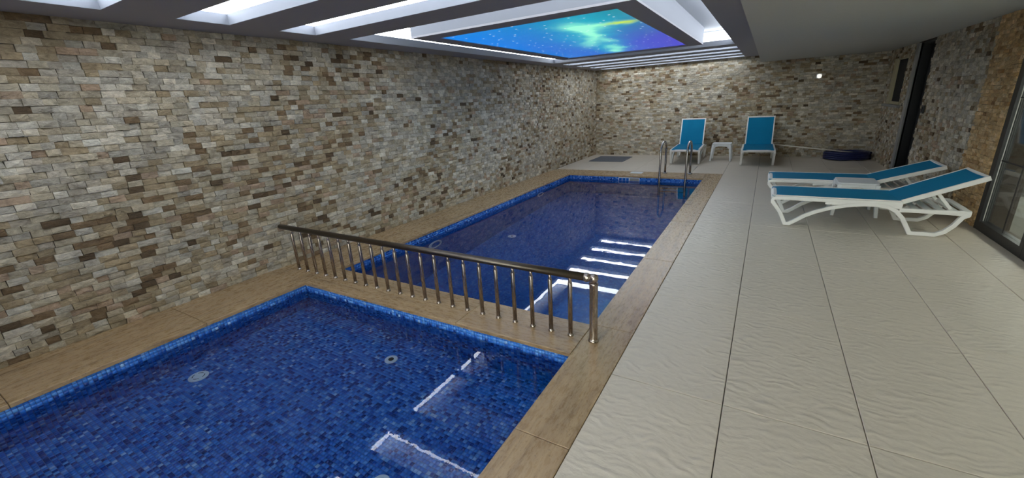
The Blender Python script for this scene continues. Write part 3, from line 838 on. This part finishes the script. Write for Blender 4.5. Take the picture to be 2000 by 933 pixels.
ld = MB().box(-.13, .13, -.09, .09, .0, .008).build('square_cover', 'fitting', bevel=0.003, loc=(-2.33, 9.2, 0.0012)); tag(ld, 'small white skimmer lid lying on the far coping', 'lid')

# ---- doormat
mat = empty('floor_mat', (-3.56, 11.25, 0)); tag(mat, 'dark grey ribbed mat on the floor in the far left corner', 'mat')
MB().box(-.46, .46, -.48, .48, .0012, .016).build('base', 'mat_rubber', mat, bevel=.004)
for k in range(15): MB().box(-.43, .43, -.45 + k * .0625, -.42 + k * .0625, .0161, .021).build('rib', 'mat_rubber', mat)

# ---- loungers
U0 = 0.155
def U(lst): return [(x - U0, z) for x, z in lst]
def lounger(ang, label, group):
    t = empty('sun_lounger'); tag(t, label, 'sun lounger', group)
    for s in (-1, 1):
        w0, w1 = (-.33, -.288) if s < 0 else (.288, .33)
        m = MB()
        m.chain(U([(.168, .318), (.175, .285), (.212, .235), (.262, .165), (.30, .085), (.326, .024), (.372, .026), (.42, .06), (.51, .133), (.60, .186), (.735, .243), (.89, .287), (1.035, .308), (1.145, .311), (1.242, .296), (1.317, .255), (1.378, .184), (1.433, .083), (1.462, .024), (1.52, .022), (1.665, .024), (1.73, .062), (1.79, .135), (1.835, .225), (1.875, .262)]),
                [.014] + [.021] * 23 + [.03], w0, w1)
        m.chain(U([(.160, .318), (.21, .332), (.31, .336), (.67, .334), (.97, .334), (1.36, .334)]), [.016, .022, .022, .022, .022, .024], w0 + .001, w1 - .001)
        m.chain(U([(.69, .298), (.78, .305), (.95, .318), (1.2, .318), (1.36, .305)]), [.012, .018, .018, .02, .03], w0 + .002, w1 - .002)
        m.chain(U([(1.34, .268), (1.60, .270), (1.895, .268)]), [.022, .022, .026], w0 + .0015, w1 - .0015)
        m.build('side_frame', 'white_plastic', t, bevel=.005)
    MB().chain([(0.005, .318), (0.03, .33), (0.06, .334)], [.02, .02, .018], -.288, .288).build('foot_bar', 'white_plastic', t, bevel=.005)
    MB().box(.62, .66, -.288, .288, .29, .335).build('cross_bar', 'white_plastic', t, bevel=.005)
    MB().box(1.165, 1.205, -.288, .288, .275, .325).build('cross_bar', 'white_plastic', t, bevel=.005)
    for k in range(5): MB().box(1.29 + .1 * k, 1.35 + .1 * k, -.288, .288, .272, .29).build('slat', 'white_plastic', t, bevel=.004)
    # seat sling
    sl = MB(); n = 14; rows = []
    for i in range(n + 1):
        u = .012 + (1.19 - .012) * i / n
        for w in (-.29, -.15, 0, .15, .29):
            z = .362 - .010 * (1 - (w / .29) ** 2) - (.012 if i == 0 else 0)
            rows.append((u, w, z))
    sl.v = rows + [(a, b, c - .006) for a, b, c in rows]; K = len(rows)
    for i in range(n):
        for j in range(4):
            a = i * 5 + j; sl.f += [(a, a + 5, a + 6, a + 1), (K + a, K + a + 1, K + a + 6, K + a + 5)]
    for j in range(4): sl.f += [(j, j + 1, K + j + 1, K + j), (n * 5 + j, K + n * 5 + j, K + n * 5 + j + 1, n * 5 + j + 1)]
    for i in range(n): sl.f += [(i * 5, K + i * 5, K + i * 5 + 5, i * 5 + 5), (i * 5 + 4, i * 5 + 9, K + i * 5 + 9, K + i * 5 + 4)]
    sl.build('seat_sling', 'sling', t, smooth=False)
    for s in (-1, 1): MB().box(.012, 1.19, s * .3 - .0095, s * .3 + .0095, .357, .366).build('sling_edge', 'white_plastic', t)
    # backrest in its own frame, tilted about the hinge
    a = math.radians(ang); ca, sa = math.cos(a), math.sin(a); H0 = Vector((1.20, 0, .352))
    def tilt(m): m.v = [(H0.x + x * ca - z * sa, y, H0.z + x * sa + z * ca) for x, y, z in m.v]; return m
    BL = .675
    for s in (-1, 1):
        y0, y1 = (-.287, -.262) if s < 0 else (.262, .287)
        tilt(MB().box(0, BL, y0, y1, -.03, .018)).build('back_rail', 'white_plastic', t, bevel=.004)
    tilt(MB().box(BL - .028, BL, -.262, .262, -.025, .016)).build('top_bar', 'white_plastic', t, bevel=.004)
    bk = MB(); rows = []
    for i in range(9):
        x = -.015 + (BL - .013) * i / 8
        for w in (-.262, -.13, 0, .13, .262): rows.append((x, w, .014 - .012 * (1 - (w / .262) ** 2)))
    bk.v = rows + [(p, q, r - .006) for p, q, r in rows]; K = len(rows)
    for i in range(8):
        for j in range(4):
            q = i * 5 + j; bk.f += [(q, q + 5, q + 6, q + 1), (K + q, K + q + 1, K + q + 6, K + q + 5)]
    for j in range(4): bk.f += [(j, j + 1, K + j + 1, K + j), (40 + j, K + 40 + j, K + 41 + j, 41 + j)]
    for i in range(8): bk.f += [(i * 5, K + i * 5, K + i * 5 + 5, i * 5 + 5), (i * 5 + 4, i * 5 + 9, K + i * 5 + 9, K + i * 5 + 4)]
    tilt(bk).build('back_sling', 'sling', t)
    m1 = H0 + Vector((.30 * ca, 0, .30 * sa - .02))
    foot = Vector((1.60 if ang < 45 else 1.50, 0, .292))
    for s in (-1, 1):
        MB().chain([(m1.x, m1.z), (foot.x, foot.z)], .015, s * .235 - .014, s * .235 + .014).build('strut', 'white_plastic', t, bevel=.003)
    return t
G1, G2 = 'blue sun loungers by the far wall', 'blue sun loungers by the glass door'
def place(t, x, y, rz): t.location = (x, y, 0); t.rotation_euler = (0, 0, rz)
place(lounger(68, 'turquoise lounger behind the pool ladder, left of the small white table', G1), -1.565, 10.49, math.pi / 2 + 0.03)
place(lounger(69, 'turquoise lounger with upright back, right of the small white table', G1), -0.08, 10.49, math.pi / 2 + 0.02)
place(lounger(25, 'nearest turquoise lounger lying sideways with its head at the glass door', G2), 0.155, 6.15, 0.0)
place(lounger(18.5, 'turquoise lounger behind the nearest one, partly hidden by the side table', G2), 0.115, 7.30, 0.0)

# ---- side tables
def table(x, y, h, label):
    t = empty('side_table', (x, y, 0)); tag(t, label, 'side table', 'small white plastic tables')
    W2 = .205
    def rr(w, r=.04, n=5):
        P = []
        for cx, cy, a0 in ((w - r, w - r, 0), (-w + r, w - r, 90), (-w + r, -w + r, 180), (w - r, -w + r, 270)):
            for k in range(n + 1):
                a = math.radians(a0 + 90 * k / n); P.append((cx + r * math.cos(a), cy + r * math.sin(a)))
        return P
    MB().prism(rr(W2), h - .022, h).build('tabletop', 'table_plastic', t, bevel=.005)
    for (dx, dy) in ((0, -1), (0, 1), (-1, 0), (1, 0)):
        pts = [(-.178, h - .075), (-.13, h - .05), (-.06, h - .042), (.06, h - .042), (.13, h - .05), (.178, h - .075)]
        m = MB().chain(pts, [.052, .027, .019, .019, .027, .052], -.008, .008)
        m.v = [(a, b + dy * .188, c) if dx == 0 else (b + dx * .188, a, c) for a, b, c in m.v]
        m.build('apron', 'table_plastic', t)
    for sx in (-1, 1):
        for sy in (-1, 1):
            m = MB(); prof = [(0, .218, .018), (.1, .210, .019), (h - .12, .192, .022), (h - .023, .185, .024)]
            for z, c, w in prof:
                cx, cy = sx * c, sy * c; m.v += [(cx - w, cy - w, z), (cx + w, cy - w, z), (cx + w, cy + w, z), (cx - w, cy + w, z)]
            for i in range(3):
                for k in range(4): m.f.append((i * 4 + k, i * 4 + (k + 1) % 4, i * 4 + 4 + (k + 1) % 4, i * 4 + 4 + k))
            m.f += [(3, 2, 1, 0), (12, 13, 14, 15)]
            m.build('leg', 'table_plastic', t, bevel=.004)
    return t
table(-0.86, 11.44, .41, 'small white plastic side table between the two upright loungers')
table(1.075, 6.725, .42, 'small white plastic side table between the two reclined loungers')

# ---- hose coil and pole by the far wall
hp = []
for k in range(12 * 40):
    a = 2 * math.pi * k / 40; turn = k / 40
    rx = .42 - .045 * (turn % 3) + .015 * math.sin(3 * a + turn); ry = .34 - .045 * (turn % 3) + .012 * math.cos(2 * a)
    hp.append((rx * math.cos(a), ry * math.sin(a), .026 + .04 * (turn // 3) + .012 * math.sin(a * 2 + turn) ** 2 + (turn % 1) * .01))
ho = MB().tube(hp, .024, 8).build('pool_hose', 'hose', smooth=True, loc=(1.62, 11.84, 0)); tag(ho, 'coiled navy blue pool hose on the floor in the far right corner', 'hose')
pl = empty('cleaning_pole', (1.74, 11.8, 0)); tag(pl, 'thin pale cleaning pole resting from lounger to the blue hose coil', 'pole')
a, b = Vector((0.205, 11.93, .322)) - Vector(pl.location), Vector((1.75, 11.8, .155)) - Vector(pl.location)
MB().tube([tuple(a), tuple(a.lerp(b, .5)), tuple(b)], .013, 10).build('tube', 'pole', pl, smooth=True)
MB().tube([tuple(b.lerp(a, .02)), tuple(b), tuple(b + (b - a).normalized() * .1)], .014, 10).build('grip', 'hose', pl, smooth=True)

# ---- small things on the walls
wlp = empty('wall_lamp', (0.917, YB - .022, 1.81)); tag(wlp, 'small glowing white bulb lamp high on the far stone wall', 'lamp')
MB().box(-.05, .05, -.03, 0, -.05, .05).build('plate', 'fitting', wlp, bevel=.01)
MB().tube([(0, -.03, 0), (0, -.07, -.005), (0, -.10, -.03)], [.042, .046, .03], 14).build('bulb', M['bulb'], wlp, smooth=True)
cb = MB().tube([(1.178, YB - .03, 1.80), (1.215, YB - .035, 1.70), (1.226, YB - .035, 1.60), (1.218, YB - .035, 1.46), (1.203, YB - .032, 1.32)], .009, 8).build('wall_cable', 'wire', smooth=True)
tag(cb, 'short pale cable hanging on the far stone wall', 'cable')
sw = empty('light_switch', (XR - .02, 9.15, 1.15)); tag(sw, 'small dark switch box on the stone wall beside the dark door', 'switch')
MB().box(-.022, -.003, -.055, .055, -.06, .06).build('plate', 'black_frame', sw, bevel=.004)
MB().box(-.028, -.0222, -.025, .025, -.035, .035).build('rocker', 'dark_door', sw)
